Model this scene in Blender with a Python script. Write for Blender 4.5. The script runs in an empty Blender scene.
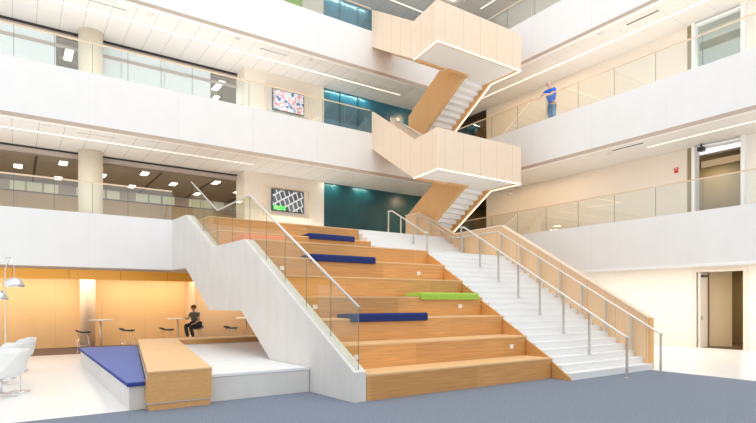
import bpy, bmesh, math, random
from mathutils import Vector, Matrix
random.seed(7)
S = bpy.context.scene
C = S.collection
PI = math.pi

# ------------------------------------------------------------------ camera, world, lights, exposure
cam = bpy.data.objects.new('camera', bpy.data.cameras.new('camera'))
C.objects.link(cam)
cam.location = (0, 0, 1.65)
YAW = math.atan2(362, 531)
cam.rotation_euler = (PI / 2, 0, -YAW)
cam.data.sensor_width = 36
cam.data.lens = 36 * 531 / 756
cam.data.shift_y = (302 - 211.5) / 756
cam.data.clip_end = 200
S.camera = cam

W = bpy.data.worlds.new('world'); S.world = W; W.use_nodes = True
bg = W.node_tree.nodes['Background']
bg.inputs[0].default_value = (0.97, 0.985, 1, 1)
bg.inputs[1].default_value = 1.05

S.view_settings.view_transform = 'Standard'
S.view_settings.look = 'None'
S.view_settings.gamma = 1
S.view_settings.use_curve_mapping = False
S.view_settings.exposure = 0.16

def area(name, loc, size, power, col=(1, 1, 1), rot=(0, 0, 0), sy=None, spread=None):
    l = bpy.data.lights.new(name, 'AREA'); l.energy = power; l.color = col
    l.size = size
    if sy: l.shape = 'RECTANGLE'; l.size_y = sy
    if spread: l.spread = spread
    o = bpy.data.objects.new(name, l); C.objects.link(o); o.location = loc; o.rotation_euler = rot
    return o
# added unseen lamp above the atrium, brightens upward faces
area('overhead_fill', (5, 7, 24), 18, 1500, (1, .99, .97), sy=16)
# lamp tints, warm and neutral
WARM = (1, .88, .74); NEU = (1, .95, .89)
# added lamps hidden behind the parapets, brighten the gallery ceilings from below
for z, pw in ((4.06, 60), (7.96, 110), (11.86, 60)):
    area('gallery_fill', (1.0 if z > 5 else -.4, 17.6, z), 12 if z > 5 else 8, pw, NEU, rot=(PI, 0, 0), sy=.12)
    area('gallery_fill', (16.0, 6, z), .12, pw * 1.1, NEU, rot=(PI, 0, 0), sy=15)
area('gallery_fill', (8.6, 18.9, 4.06), 3.6, 26, NEU, rot=(PI, 0, 0), sy=.12)  # added unseen upward lamps in front of the screen wall
area('gallery_fill', (8.6, 18.6, 7.96), 3.6, 26, NEU, rot=(PI, 0, 0), sy=.12)
for z in (6.55, 10.45):
    area('stair_corner_fill', (15.2, 17.9, z), .25, 26, (1, .72, .42))  # added lamp without a fitting, warms the stair corner
    area('wall_wash_fill', (16.9, 14.0, z), .12, 22, (1, .76, .5), sy=4.5)  # added lamp that warms the beige gallery wall
# lamps behind the lit office ceiling panels
for sx, sy in [(-1.23, 20.6), (-1.23, 23.2), (.06, 21.9), (1.3, 20.6), (1.3, 23.2), (2.6, 21.8), (3.83, 20.6), (3.83, 23.2), (5.1, 21.8), (6.4, 20.6), (6.4, 23.2), (7.7, 21.8)]:
    area('office_lamp', (sx, sy, 6.268), .24, 6, (1, .88, .68), sy=.48)
for x in (-2, 1.5, 4.4, 6.7):
    area('office_lamp', (x, 21.6, 10.18), .5, 36, (.95, .98, 1), sy=.5)
for x in (10.8, 12.3):
    area('teal_wall_washer', (x, 19.1, 6.545), .7, 7, (.75, 1, .85), sy=.04)
area('teal_wall_washer', (11.6, 19.1, 10.445), 2, 14, (.75, 1, .85), sy=.04)
area('teal_wall_washer', (11.6, 19.1, 14.345), 2, 14, (.8, 1, .9), sy=.04)
for x in (-3.5, 0.5, 4.0, 8.5):  # added lamps without fittings, light the amber lounge
    area('lounge_fill', (x, 21.3, 2.68), 3.4, 42, (1, .94, .86), sy=.5)
area('under_stair_fill', (6.6, 19.8, 2.68), 1.6, 40, (1, .88, .7), sy=.4)  # added lamp that brightens the peach wall
area('soffit_fill', (-.5, 17.3, 2.655), 8, 40, (1, .93, .84), rot=(math.radians(35), 0, 0), sy=.06)  # added thin lamp aimed at the amber fascia
area('hall_fill', (18.5, 9, 3.0), .5, 230, (1, .93, .85), sy=14)  # added lamp, brightens the cream wall by the doorway
area('side_room_fill', (22.8, 8.0, 2.9), .6, 45, (1, .8, .5))  # added lamps that lift the rooms behind the side openings
area('side_room_fill', (18.6, 8.3, 6.24), .4, 22, (1, .88, .66))
area('side_room_fill', (20.5, 5.5, 10.1), 1.2, 110, (.92, .97, 1))
area('side_room_fill', (20.5, 5.5, 14.0), 1.2, 50, (.92, .97, 1))
area('back_room_lamp', (18.9, 18.9, 6.45), .4, 4, (1, .8, .45))
area('back_room_lamp', (18.9, 18.9, 10.35), .4, 4, (1, .85, .6))

# ------------------------------------------------------------------ materials
MATS = {}
def mat(name, col, rough=.6, metal=0, spec=.5, emit=None, es=0, noise=None, nscale=8, stretch=(1, 1, 1), seam=None, seamw=.01, seamcol=.55, blocks=None, bump=0):
    m = bpy.data.materials.new(name); m.use_nodes = True
    n = m.node_tree.nodes; L = m.node_tree.links; b = n['Principled BSDF']
    b.inputs['Base Color'].default_value = (*col, 1); b.inputs['Roughness'].default_value = rough
    b.inputs['Metallic'].default_value = metal; b.inputs['Specular IOR Level'].default_value = spec
    if emit: b.inputs['Emission Color'].default_value = (*emit, 1); b.inputs['Emission Strength'].default_value = es
    out = None
    geo = n.new('ShaderNodeNewGeometry')
    if noise:
        mp = n.new('ShaderNodeMapping'); mp.inputs['Scale'].default_value = stretch
        L.new(geo.outputs['Position'], mp.inputs[0])
        nz = n.new('ShaderNodeTexNoise'); nz.inputs['Scale'].default_value = nscale; nz.inputs['Detail'].default_value = 5
        L.new(mp.outputs[0], nz.inputs[0])
        mr = n.new('ShaderNodeMapRange'); mr.inputs[1].default_value = .3; mr.inputs[2].default_value = .7
        mr.inputs[3].default_value = 1 - noise; mr.inputs[4].default_value = 1 + noise
        L.new(nz.outputs[0], mr.inputs[0])
        mx = n.new('ShaderNodeMix'); mx.data_type = 'RGBA'; mx.blend_type = 'MULTIPLY'; mx.inputs[0].default_value = 1
        mx.inputs[6].default_value = (*col, 1); L.new(mr.outputs[0], mx.inputs[7]); out = mx.outputs[2]
        if bump:
            bp = n.new('ShaderNodeBump'); bp.inputs['Strength'].default_value = bump; bp.inputs['Distance'].default_value = .01
            L.new(nz.outputs[0], bp.inputs['Height']); L.new(bp.outputs[0], b.inputs['Normal'])
    sx = n.new('ShaderNodeSeparateXYZ'); L.new(geo.outputs['Position'], sx.inputs[0])
    def math_(op, a, bb=None):
        q = n.new('ShaderNodeMath'); q.operation = op
        for i, v in enumerate((a, bb)):
            if v is None: continue
            if isinstance(v, (int, float)): q.inputs[i].default_value = v
            else: L.new(v, q.inputs[i])
        return q.outputs[0]
    def mul(colr, fac):
        mx = n.new('ShaderNodeMix'); mx.data_type = 'RGBA'; mx.blend_type = 'MULTIPLY'; mx.inputs[0].default_value = 1
        if colr is None: mx.inputs[6].default_value = (*col, 1)
        else: L.new(colr, mx.inputs[6])
        L.new(fac, mx.inputs[7]); return mx.outputs[2]
    if blocks:      # board lengths of slightly different tone: (length, course height, amount)
        ln, ch, am = blocks
        row = math_('FLOOR', math_('DIVIDE', math_('ADD', sx.outputs[2], .05), ch))
        colm = math_('FLOOR', math_('DIVIDE', math_('ADD', sx.outputs[0], math_('MULTIPLY', row, .93)), ln))
        cb = n.new('ShaderNodeCombineXYZ'); L.new(colm, cb.inputs[0]); L.new(row, cb.inputs[1])
        wn = n.new('ShaderNodeTexWhiteNoise'); L.new(cb.outputs[0], wn.inputs[0])
        fac = math_('ADD', math_('MULTIPLY', wn.outputs[0], am), 1 - am * .6)
        out = mul(out, fac)
    if seam:
        ax, sp, off = seam
        v = {'x': sx.outputs[0], 'y': sx.outputs[1], 'z': sx.outputs[2], 'xy': math_('ADD', sx.outputs[0], sx.outputs[1])}[ax]
        fr = math_('FRACT', math_('DIVIDE', math_('ADD', v, off + 100 * sp), sp))
        ln = math_('LESS_THAN', fr, seamw / sp)
        fac = math_('SUBTRACT', 1, math_('MULTIPLY', ln, 1 - seamcol))
        out = mul(out, fac)
    if out is not None: L.new(out, b.inputs['Base Color'])
    MATS[name] = m
    return m

M = {}
M['white'] = mat('white_plaster', (.94, .94, .935), .6, noise=.015, nscale=2)
M['facade'] = mat('white_facade_panel', (.85, .85, .845), .5, noise=.015, nscale=2, stretch=(1, 1, .6), seam=('xy', 2.4, .6), seamw=.012, seamcol=.9)
M['concrete'] = mat('board_marked_concrete', (.73, .71, .68), .75, noise=.04, nscale=2.0, stretch=(1.6, 1.6, .7), seam=('xy', 1.3, .2), seamw=.01, seamcol=.88)
M['concrete_top'] = mat('smooth_concrete', (.8, .79, .77), .6, noise=.03, nscale=4)
M['pale_top'] = mat('pale_platform_top', (.86, .87, .87), .5, noise=.02, nscale=3)
M['ceiling'] = mat('ceiling_panels', (.74, .72, .70), .7, seam=('x', .62, .1), seamw=.016, seamcol=.6)
M['ceiling_r'] = mat('ceiling_panels_side', (.76, .735, .70), .7, seam=('y', .95, .1), seamw=.012, seamcol=.72)
M['soffit'] = mat('taupe_soffit', (.5, .42, .37), .7)
M['trimwood'] = mat('taupe_wood_trim', (.52, .42, .33), .5, noise=.06, nscale=6, stretch=(.4, .4, 4))
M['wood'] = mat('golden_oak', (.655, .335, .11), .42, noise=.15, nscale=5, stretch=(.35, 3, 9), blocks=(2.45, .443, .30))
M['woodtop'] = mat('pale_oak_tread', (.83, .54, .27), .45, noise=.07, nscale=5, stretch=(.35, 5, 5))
M['benchwood'] = mat('light_oak_bench', (.70, .39, .145), .45, noise=.07, nscale=4, stretch=(2.5, .5, 8), seam=('z', .145, .02), seamw=.006, seamcol=.92)
M['maple'] = mat('pale_maple_panel', (.87, .715, .555), .5, noise=.035, nscale=5, stretch=(8, 8, .35), seam=('xy', .76, .3), seamw=.02, seamcol=.8)
M['honey'] = mat('honey_maple_panel', (.78, .45, .19), .5, noise=.04, nscale=5, stretch=(8, 8, .35), seam=('xy', .6, .1), seamw=.012, seamcol=.88)
M['warmmaple'] = mat('warm_maple_parapet', (.82, .56, .33), .5, noise=.04, nscale=5, stretch=(8, 8, .35), seam=('y', .82, .3), seamw=.02, seamcol=.78)
M['honeyedge'] = mat('honey_maple_edge', (.80, .50, .24), .5, noise=.05, nscale=6)
M['amber'] = mat('amber_resin_panel', (.93, .60, .27), .3, noise=.05, nscale=1.2, stretch=(1, 1, .25), seam=('x', 1.5, .35), seamw=.014, seamcol=.8)
M['amberdark'] = mat('dark_amber_fascia', (.97, .47, .06), .4, seam=('x', 1.45, .1), seamw=.02, seamcol=.6)
M['tan'] = mat('tan_wood_panel', (.80, .66, .42), .5)
M['peach'] = mat('peach_wall', (.86, .60, .35), .6)
M['beige'] = mat('beige_gallery_wall', (.86, .78, .68), .6, noise=.01, nscale=2)
M['cream'] = mat('cream_wall', (.91, .86, .79), .6)
M['ambercol'] = mat('amber_lit_plaster', (.85, .64, .42), .6)  # cream column plaster with the lounge's amber light put into the colour
M['creamcol'] = mat('cream_column_plaster', (.85, .77, .62), .6, noise=.02, nscale=12)
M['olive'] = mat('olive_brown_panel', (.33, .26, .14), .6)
M['brownceil'] = mat('brown_ceiling_tile', (.25, .20, .145), .7, seam=('y', .66, .2), seamw=.025, seamcol=.6)
M['black'] = mat('black_metal', (.03, .03, .032), .5)
M['darkrecess'] = mat('dark_reveal', (.045, .04, .035), .7)
M['officewall'] = mat('office_oak_wall', (.55, .41, .25), .6, seam=('x', 1.6, 0), seamw=.02, seamcol=.8)
M['olivepane'] = mat('olive_window_pane', (.60, .60, .44), .3, emit=(.7, .7, .5), es=.25)
M['bluepane'] = mat('pale_blue_frosted_glass', (.80, .88, .92), .18, spec=.7, noise=.02, nscale=1)
M['teal'] = mat('teal_glass_wall', (.008, .078, .095), .3, spec=.6, noise=.25, nscale=1.2, stretch=(1.5, 1, .5))
M['tealblue'] = mat('blue_teal_glass_wall', (.02, .15, .235), .25, spec=.7, noise=.35, nscale=.8, stretch=(1, 1, 1.6))
M['carpet'] = mat('blue_grey_carpet', (.190, .225, .285), .95, noise=.34, nscale=45, bump=.4)
M['terrazzo'] = mat('white_terrazzo', (.86, .86, .85), .28, noise=.02, nscale=30)
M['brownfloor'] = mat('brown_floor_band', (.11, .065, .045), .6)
M['quartz'] = mat('white_stair_stone', (.86, .86, .85), .45, noise=.01, nscale=30)
M['steel'] = mat('brushed_steel', (.62, .60, .57), .3, metal=.9)
M['rail'] = mat('pale_steel_rail', (.74, .72, .70), .35, metal=.5)
M['goldrail'] = mat('honey_wood_rail', (.74, .59, .42), .4)
M['chrome'] = mat('chrome', (.8, .8, .82), .08, metal=1)
M['blue'] = mat('royal_blue_felt', (.008, .025, .15), .85, noise=.15, nscale=60)
M['matblue'] = mat('periwinkle_blue_mat', (.125, .17, .43), .75, noise=.06, nscale=40)
M['matedge'] = mat('deep_blue_mat_edge', (.02, .05, .28), .8)
M['green'] = mat('lime_green_felt', (.36, .60, .08), .85, noise=.12, nscale=60)
M['orange'] = mat('coral_orange_felt', (.90, .30, .13), .85, noise=.1, nscale=60)
M['shell'] = mat('white_moulded_shell', (.84, .84, .82), .35)
M['seatpad'] = mat('white_seat_pad', (.85, .85, .84), .8)
M['seatblack'] = mat('black_stool_seat', (.03, .035, .05), .45)
M['led'] = mat('warm_led', (1, .9, .75), .5, emit=(1, .80, .58), es=1.7)
M['ledw'] = mat('soft_white_led', (1, .95, .9), .5, emit=(1, .84, .68), es=1.15)
M['lamp'] = mat('lit_ceiling_panel', (1, 1, 1), .5, emit=(1, .97, .85), es=2.2)
M['outlet'] = mat('white_plastic', (.88, .88, .87), .4)
M['red'] = mat('red_enamel', (.75, .05, .03), .4)
M['signwhite'] = mat('white_sign_print', (.9, .9, .9), .5)
M['skin'] = mat('skin', (.72, .45, .34), .6)
M['skinf'] = mat('skin_tan', (.55, .33, .20), .6)
M['hairw'] = mat('grey_hair', (.62, .58, .55), .8)
M['hairb'] = mat('auburn_hair', (.16, .07, .025), .8)
M['shirtblue'] = mat('bright_blue_shirt', (.01, .13, .72), .8)
M['jeans'] = mat('blue_denim', (.09, .22, .40), .85, noise=.2, nscale=20)
M['shirtgrey'] = mat('charcoal_knit', (.10, .09, .08), .85)
M['trousers'] = mat('black_trousers', (.03, .03, .035), .85)
M['leather'] = mat('brown_leather', (.12, .06, .03), .5)
M['eye'] = mat('dark_eye', (.03, .02, .02), .3)
M['lips'] = mat('lips', (.55, .22, .18), .5)
M['greenscreen'] = mat('green_logo_block', (.1, .7, .1), .4, emit=(.08, .75, .10), es=.7)

def glass_mat(name, tint, gl=.085):
    m = bpy.data.materials.new(name); m.use_nodes = True
    n = m.node_tree.nodes; L = m.node_tree.links; n.clear()
    o = n.new('ShaderNodeOutputMaterial'); t = n.new('ShaderNodeBsdfTransparent'); g = n.new('ShaderNodeBsdfGlossy')
    t.inputs[0].default_value = (*tint, 1); g.inputs['Roughness'].default_value = .02
    lw = n.new('ShaderNodeLayerWeight'); lw.inputs[0].default_value = .5
    pw = n.new('ShaderNodeMath'); pw.operation = 'POWER'; pw.inputs[1].default_value = 4; L.new(lw.outputs['Facing'], pw.inputs[0])
    fr = n.new('ShaderNodeMath'); fr.operation = 'MULTIPLY_ADD'; fr.inputs[1].default_value = .6; fr.inputs[2].default_value = gl; L.new(pw.outputs[0], fr.inputs[0])
    mx = n.new('ShaderNodeMixShader'); L.new(fr.outputs[0], mx.inputs[0]); L.new(t.outputs[0], mx.inputs[1]); L.new(g.outputs[0], mx.inputs[2])
    L.new(mx.outputs[0], o.inputs[0]); return m
M['glass'] = glass_mat('clear_balustrade_glass', (.955, .975, .965))
M['glassc'] = glass_mat('clear_stair_glass', (.95, .955, .90), .03)
M['glassw'] = glass_mat('pale_green_glass', (.88, .93, .90))
M['glassedge'] = mat('glass_edge', (.16, .22, .20), .3)

def screen_mat(name, kind):
    m = bpy.data.materials.new(name); m.use_nodes = True
    n = m.node_tree.nodes; L = m.node_tree.links; b = n['Principled BSDF']
    geo = n.new('ShaderNodeNewGeometry'); mp = n.new('ShaderNodeMapping'); L.new(geo.outputs['Position'], mp.inputs[0])
    cr = n.new('ShaderNodeValToRGB'); e = cr.color_ramp.elements
    if kind == 'building':
        mp.inputs['Rotation'].default_value = (0, math.radians(24), 0); mp.inputs['Scale'].default_value = (2.6, 0, 2.0)
        t = n.new('ShaderNodeTexBrick'); t.inputs['Scale'].default_value = .8; t.inputs['Mortar Size'].default_value = .05; t.inputs['Row Height'].default_value = .5; t.inputs['Brick Width'].default_value = .4
        t.inputs['Color1'].default_value = (.05, .07, .09, 1); t.inputs['Color2'].default_value = (.16, .19, .23, 1); t.inputs['Mortar'].default_value = (.62, .64, .66, 1)
        sp = n.new('ShaderNodeSeparateXYZ'); cb = n.new('ShaderNodeCombineXYZ'); L.new(mp.outputs[0], sp.inputs[0])
        L.new(sp.outputs[0], cb.inputs[0]); L.new(sp.outputs[2], cb.inputs[1]); L.new(cb.outputs[0], t.inputs[0]); col = t.outputs[0]
    else:
        mp.inputs['Scale'].default_value = (3.2, 0, 3.2)
        t = n.new('ShaderNodeTexNoise'); t.inputs['Scale'].default_value = 1.3; t.inputs['Detail'].default_value = 3; L.new(mp.outputs[0], t.inputs[0])
        cr.color_ramp.interpolation = 'LINEAR'
        e[0].position = .40; e[0].color = (.04, .12, .30, 1); e[1].position = .45; e[1].color = (.55, .72, .85, 1)
        for p, c in ((.485, (.75, .78, .82, 1)), (.53, (.85, .55, .6, 1)), (.58, (.6, .06, .12, 1)), (.63, (.8, .82, .85, 1))):
            q = e.new(p); q.color = c
        L.new(t.outputs[0], cr.inputs[0]); col = cr.outputs[0]
    L.new(col, b.inputs['Base Color']); L.new(col, b.inputs['Emission Color']); b.inputs['Emission Strength'].default_value = .3
    b.inputs['Roughness'].default_value = .2
    return m
M['screenA'] = screen_mat('building_photo_screen', 'building')
M['screenB'] = screen_mat('colour_collage_screen', 'collage')

# ------------------------------------------------------------------ mesh helpers
class MB:
    def __init__(s): s.v = []; s.f = []; s.sm = []
    def add(s, vs, fs, smooth=False):
        k = len(s.v); s.v += [tuple(p) for p in vs]; s.f += [tuple(i + k for i in f) for f in fs]; s.sm += [smooth] * len(fs); return s
    def box(s, x0, x1, y0, y1, z0, z1):
        return s.hexa([(x0, y0, z0), (x1, y0, z0), (x1, y1, z0), (x0, y1, z0)], [(x0, y0, z1), (x1, y0, z1), (x1, y1, z1), (x0, y1, z1)])
    def hexa(s, b, t):
        return s.add(list(b) + list(t), [(3, 2, 1, 0), (4, 5, 6, 7), (0, 1, 5, 4), (1, 2, 6, 5), (2, 3, 7, 6), (3, 0, 4, 7)])
    def prism(s, A, B, smooth=False):
        n = len(A); fs = [tuple(reversed(range(n))), tuple(range(n, 2 * n))] + [(i, (i + 1) % n, n + (i + 1) % n, n + i) for i in range(n)]
        return s.add(list(A) + list(B), fs, smooth)
    def flat(s, poly, z0, z1): return s.prism([(x, y, z0) for x, y in poly], [(x, y, z1) for x, y in poly])
    def sidex(s, prof, x0, x1): # profile in (y,z); x may be a function of y
        fx0 = x0 if callable(x0) else (lambda y: x0); fx1 = x1 if callable(x1) else (lambda y: x1)
        return s.prism([(fx0(y), y, z) for y, z in prof], [(fx1(y), y, z) for y, z in prof])
    def tube(s, pts, r, n=8, radii=None, cap=True):
        pts = [Vector(p) for p in pts]; m = len(pts); vs = []; fs = []; up = None
        for i, p in enumerate(pts):
            d = ((pts[min(i + 1, m - 1)] - p).normalized() + (p - pts[max(i - 1, 0)]).normalized())
            if d.length < 1e-6: d = Vector((0, 0, 1))
            d.normalize()
            if up is None: up = Vector((0, 0, 1)) if abs(d.z) < .9 else Vector((1, 0, 0))
            a = d.cross(up).normalized(); b = a.cross(d).normalized(); up = b
            rr = radii[i] if radii else r
            vs += [p + (a * math.cos(2 * PI * k / n) + b * math.sin(2 * PI * k / n)) * rr for k in range(n)]
        for i in range(m - 1):
            fs += [(i * n + k, i * n + (k + 1) % n, (i + 1) * n + (k + 1) % n, (i + 1) * n + k) for k in range(n)]
        s.add(vs, fs, True)
        if cap:
            k = len(s.v) - len(vs); s.f += [tuple(k + i for i in reversed(range(n))), tuple(k + (m - 1) * n + i for i in range(n))]; s.sm += [False, False]
        return s
    def lathe(s, prof, c=(0, 0, 0), n=24, smooth=True):
        vs = []; fs = []
        for r, z in prof: vs += [(c[0] + r * math.cos(2 * PI * k / n), c[1] + r * math.sin(2 * PI * k / n), c[2] + z) for k in range(n)]
        for i in range(len(prof) - 1): fs += [(i * n + k, i * n + (k + 1) % n, (i + 1) * n + (k + 1) % n, (i + 1) * n + k) for k in range(n)]
        fs += [tuple(reversed(range(n))), tuple((len(prof) - 1) * n + k for k in range(n))]
        return s.add(vs, fs, smooth)
    def ball(s, c, r, sc=(1, 1, 1), n=12):
        vs = []; fs = []
        for i in range(n + 1):
            t = PI * i / n; q = max(math.sin(t), .001)
            vs += [(c[0] + r * sc[0] * q * math.cos(2 * PI * k / n), c[1] + r * sc[1] * q * math.sin(2 * PI * k / n), c[2] - r * sc[2] * math.cos(t)) for k in range(n)]
        for i in range(n): fs += [(i * n + k, i * n + (k + 1) % n, (i + 1) * n + (k + 1) % n, (i + 1) * n + k) for k in range(n)]
        return s.add(vs, fs, True)
    def rot(s, k0, ang, c):
        ca, sa = math.cos(ang), math.sin(ang)
        for i in range(k0, len(s.v)):
            x, y, z = s.v[i]; x -= c[0]; y -= c[1]; s.v[i] = (c[0] + x * ca - y * sa, c[1] + x * sa + y * ca, z)
        return s
    def build(s, name, m, parent=None, bevel=0, world=True):
        me = bpy.data.meshes.new(name)
        if parent is not None:
            off = wl(parent) if world else Vector((0, 0, 0)); loc = Vector((0, 0, 0))
        else:
            xs, ys, zs = zip(*s.v); off = Vector(((min(xs) + max(xs)) / 2, (min(ys) + max(ys)) / 2, min(zs))); loc = off
        me.from_pydata([tuple(Vector(p) - off) for p in s.v], [], s.f)
        for p, q in zip(me.polygons, s.sm): p.use_smooth = q
        me.materials.append(m if not isinstance(m, str) else M[m])
        b = bmesh.new(); b.from_mesh(me); bmesh.ops.recalc_face_normals(b, faces=b.faces); b.to_mesh(me); b.free()
        o = bpy.data.objects.new(name, me); C.objects.link(o); o.location = loc
        if parent is not None: o.parent = parent
        if bevel:
            bv = o.modifiers.new('bevel', 'BEVEL'); bv.width = bevel; bv.segments = 3; bv.limit_method = 'ANGLE'
        return o
def wl(o):
    v = Vector(o.location)
    while o.parent: o = o.parent; v += Vector(o.location)
    return v
def tag(o, label, cat, group=None):
    o['label'] = label; o['category'] = cat
    if group: o['group'] = group
    return o
def thing(name, label, cat, loc=(0, 0, 0), rz=0, group=None):
    o = bpy.data.objects.new(name, None); C.objects.link(o); o.location = loc; o.rotation_euler = (0, 0, rz)
    return tag(o, label, cat, group)
def struct(o):
    o['kind'] = 'structure'; return o
def dup(root, loc, label=None, group=None, rz=None):
    r = root.copy(); C.objects.link(r); r.location = loc
    if rz is not None: r.rotation_euler = (0, 0, rz)
    if label: r['label'] = label
    if group: r['group'] = group
    for ch in list(root.children):
        c = ch.copy(); C.objects.link(c); c.parent = r
        for g in list(ch.children):
            d = g.copy(); C.objects.link(d); d.parent = c
    return r
def B(x0, x1, y0, y1, z0, z1): return MB().box(x0, x1, y0, y1, z0, z1)

# ------------------------------------------------------------------ setting: levels
XR, YL = 15.45, 16.9           # faces of the side galleries
XE = -5.0
FL = [4.0, 7.9, 11.8]
BOT = [2.63, 6.53, 10.43, 14.33]
TOP = [4.15, 8.1, 12.0, 15.9]
struct(B(XE, 12.77, -4, 8.8, -.1, 0).build('floor_carpet', 'carpet'))
struct(MB().flat([(XE, 8.8), (12.77, 8.8), (12.77, -4), (24, -4), (24, 22.2), (XE, 22.2)], -.1, 0).build('floor', 'terrazzo'))
struct(B(XE, 12.5, 19.3, 22.2, 0, .006).build('floor_lounge', 'brownfloor'))

def stairx(y): return 5.058 - .066 * y        # outer face of the slanted concrete stair wall

for k in range(4):
    b, t = BOT[k], TOP[k]
    xe = stairx(16.9) if k == 0 else 11.23
    struct(B(XE, xe, YL, YL + .2, b, t).build('wall_left_parapet', 'facade'))
    struct(B(XR, XR + .2, -3, YL + .0, b, t).build('wall_right_parapet', 'facade'))
    fl = FL[k] if k < 3 else 15.7
    if k > 0:
        struct(B(11.23, XR + .2, YL, YL + .2, b, fl).build('wall_back_fascia', 'facade'))
        struct(B(XE, 11.23, YL - .015, YL, b - .01, b + .10).build('trim_1', 'trimwood'))
        struct(B(11.23, XR - .015, YL - .015, YL, b - .01, b + .10).build('trim_2', 'trimwood'))
        struct(B(XR - .015, XR, -3, YL - .015, b - .01, b + .10).build('trim_3', 'trimwood'))
    else:
        struct(B(XR - .015, XR, -3, YL, b - .01, b + .07).build('trim_4', 'white'))
    # slabs: gallery floors with their ceilings
    sb = b + .03
    cm = 'ceiling' if k else 'soffit'
    yb = 20.0 if k else 19.0
    struct(B(XE, XR + .2, YL + .2, yb, sb, sb + .05).build('ceiling_left', cm))
    if k: struct(B(XR + .2, 17.8, -3, 20, sb, sb + .05).build('ceiling_right', 'ceiling_r'))
    struct(B(XE, 17.8 if k else 12.85, YL + .2, 20.0, sb + .06, fl).build('floor_gallery', 'cream'))
    struct(B(XR + .2, 17.8, -3, YL + .2, sb + .06 if k else 3.10, fl).build('floor_gallery_side', 'cream'))
    if k == 0:
        struct(B(12.86, XR + .2, YL + .2, 20, sb + .06, fl).build('floor_gallery', 'cream'))
        struct(B(13.05, XR, YL, YL + .2, 2.66, 4.0).build('wall_back_fascia', 'facade'))
# ground level ceilings
struct(B(XR + .2, 24, -3, 20, 3.03, 3.09).build('ceiling_hall', 'cream'))
struct(B(XE, 12.5, 19.1, 22.3, 2.70, 2.78).build('ceiling_lounge', 'white'))
struct(B(XE, 12.5, 19.0, 19.1, 2.36, 2.70).build('wall_left_fascia', 'amberdark'))
# ground level walls
struct(B(XE, 5.84, 22.2, 22.35, 0, 2.7).build('wall_left_amber', 'amber'))
struct(B(5.72, 5.85, 21.0, 22.2, 0, 2.7).build('wall_left_return', 'peach'))
struct(B(5.85, 7.57, 21.0, 21.15, 0, 2.7).build('wall_left_peach', 'peach'))
struct(B(5.85, 12.5, 22.2, 22.35, 0, 2.7).build('wall_left_amber', 'amber'))
struct(B(12.5, 12.65, 17.5, 22.2, 0, 2.7).build('wall_back', 'cream'))

# ground level right wall with the open doorway
def wall_x(x, th, y0, y1, z0, z1, ya, yb, za, zb, m, name):
    mb = MB()
    mb.box(x, x + th, y0, ya, z0, z1); mb.box(x, x + th, yb, y1, z0, z1)
    if zb < z1: mb.box(x, x + th, ya, yb, zb, z1)
    return struct(mb.build(name, m))
wall_x(20.4, .18, -3, 20, 0, 3.03, 7.9, 9.4, 0, 2.72, 'cream', 'wall_right')
struct(B(15.65, 20.4, 20, 20.15, 0, 3.03).build('wall_back', 'cream'))
d1 = MB().box(20.36, 20.42, 9.40, 9.52, 0, 2.84).box(20.36, 20.42, 7.78, 7.90, 0, 2.84).box(20.36, 20.42, 7.90, 9.40, 2.72, 2.84).build('door_1', 'beige'); struct(d1)
dl = B(20.42, 21.0, 9.30, 9.36, .01, 2.7).build('door_leaf', 'cream', d1); dl['label'] = 'cream door leaf folded back against the frame'
B(20.46, 20.56, 9.27, 9.30, 1.0, 1.14).build('door_handle', 'steel', d1)
B(20.5, 20.8, 9.20, 9.30, 2.55, 2.63).build('door_closer', 'black', d1)
wl2 = MB().hexa([(21.25, 9.35, 0), (21.76, 8.80, 0), (21.82, 8.85, 0), (21.31, 9.42, 0)], [(21.25, 9.35, 2.8), (21.76, 8.80, 2.8), (21.82, 8.85, 2.8), (21.31, 9.42, 2.8)]).build('door_2', 'tan'); struct(wl2)
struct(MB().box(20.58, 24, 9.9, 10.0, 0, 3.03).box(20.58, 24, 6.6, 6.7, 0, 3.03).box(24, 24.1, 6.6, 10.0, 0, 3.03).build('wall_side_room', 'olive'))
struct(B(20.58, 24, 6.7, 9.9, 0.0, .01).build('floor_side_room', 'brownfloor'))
struct(B(23.94, 24.0, 8.3, 9.0, 0, 2.5).build('door_3', 'cream'))

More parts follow.
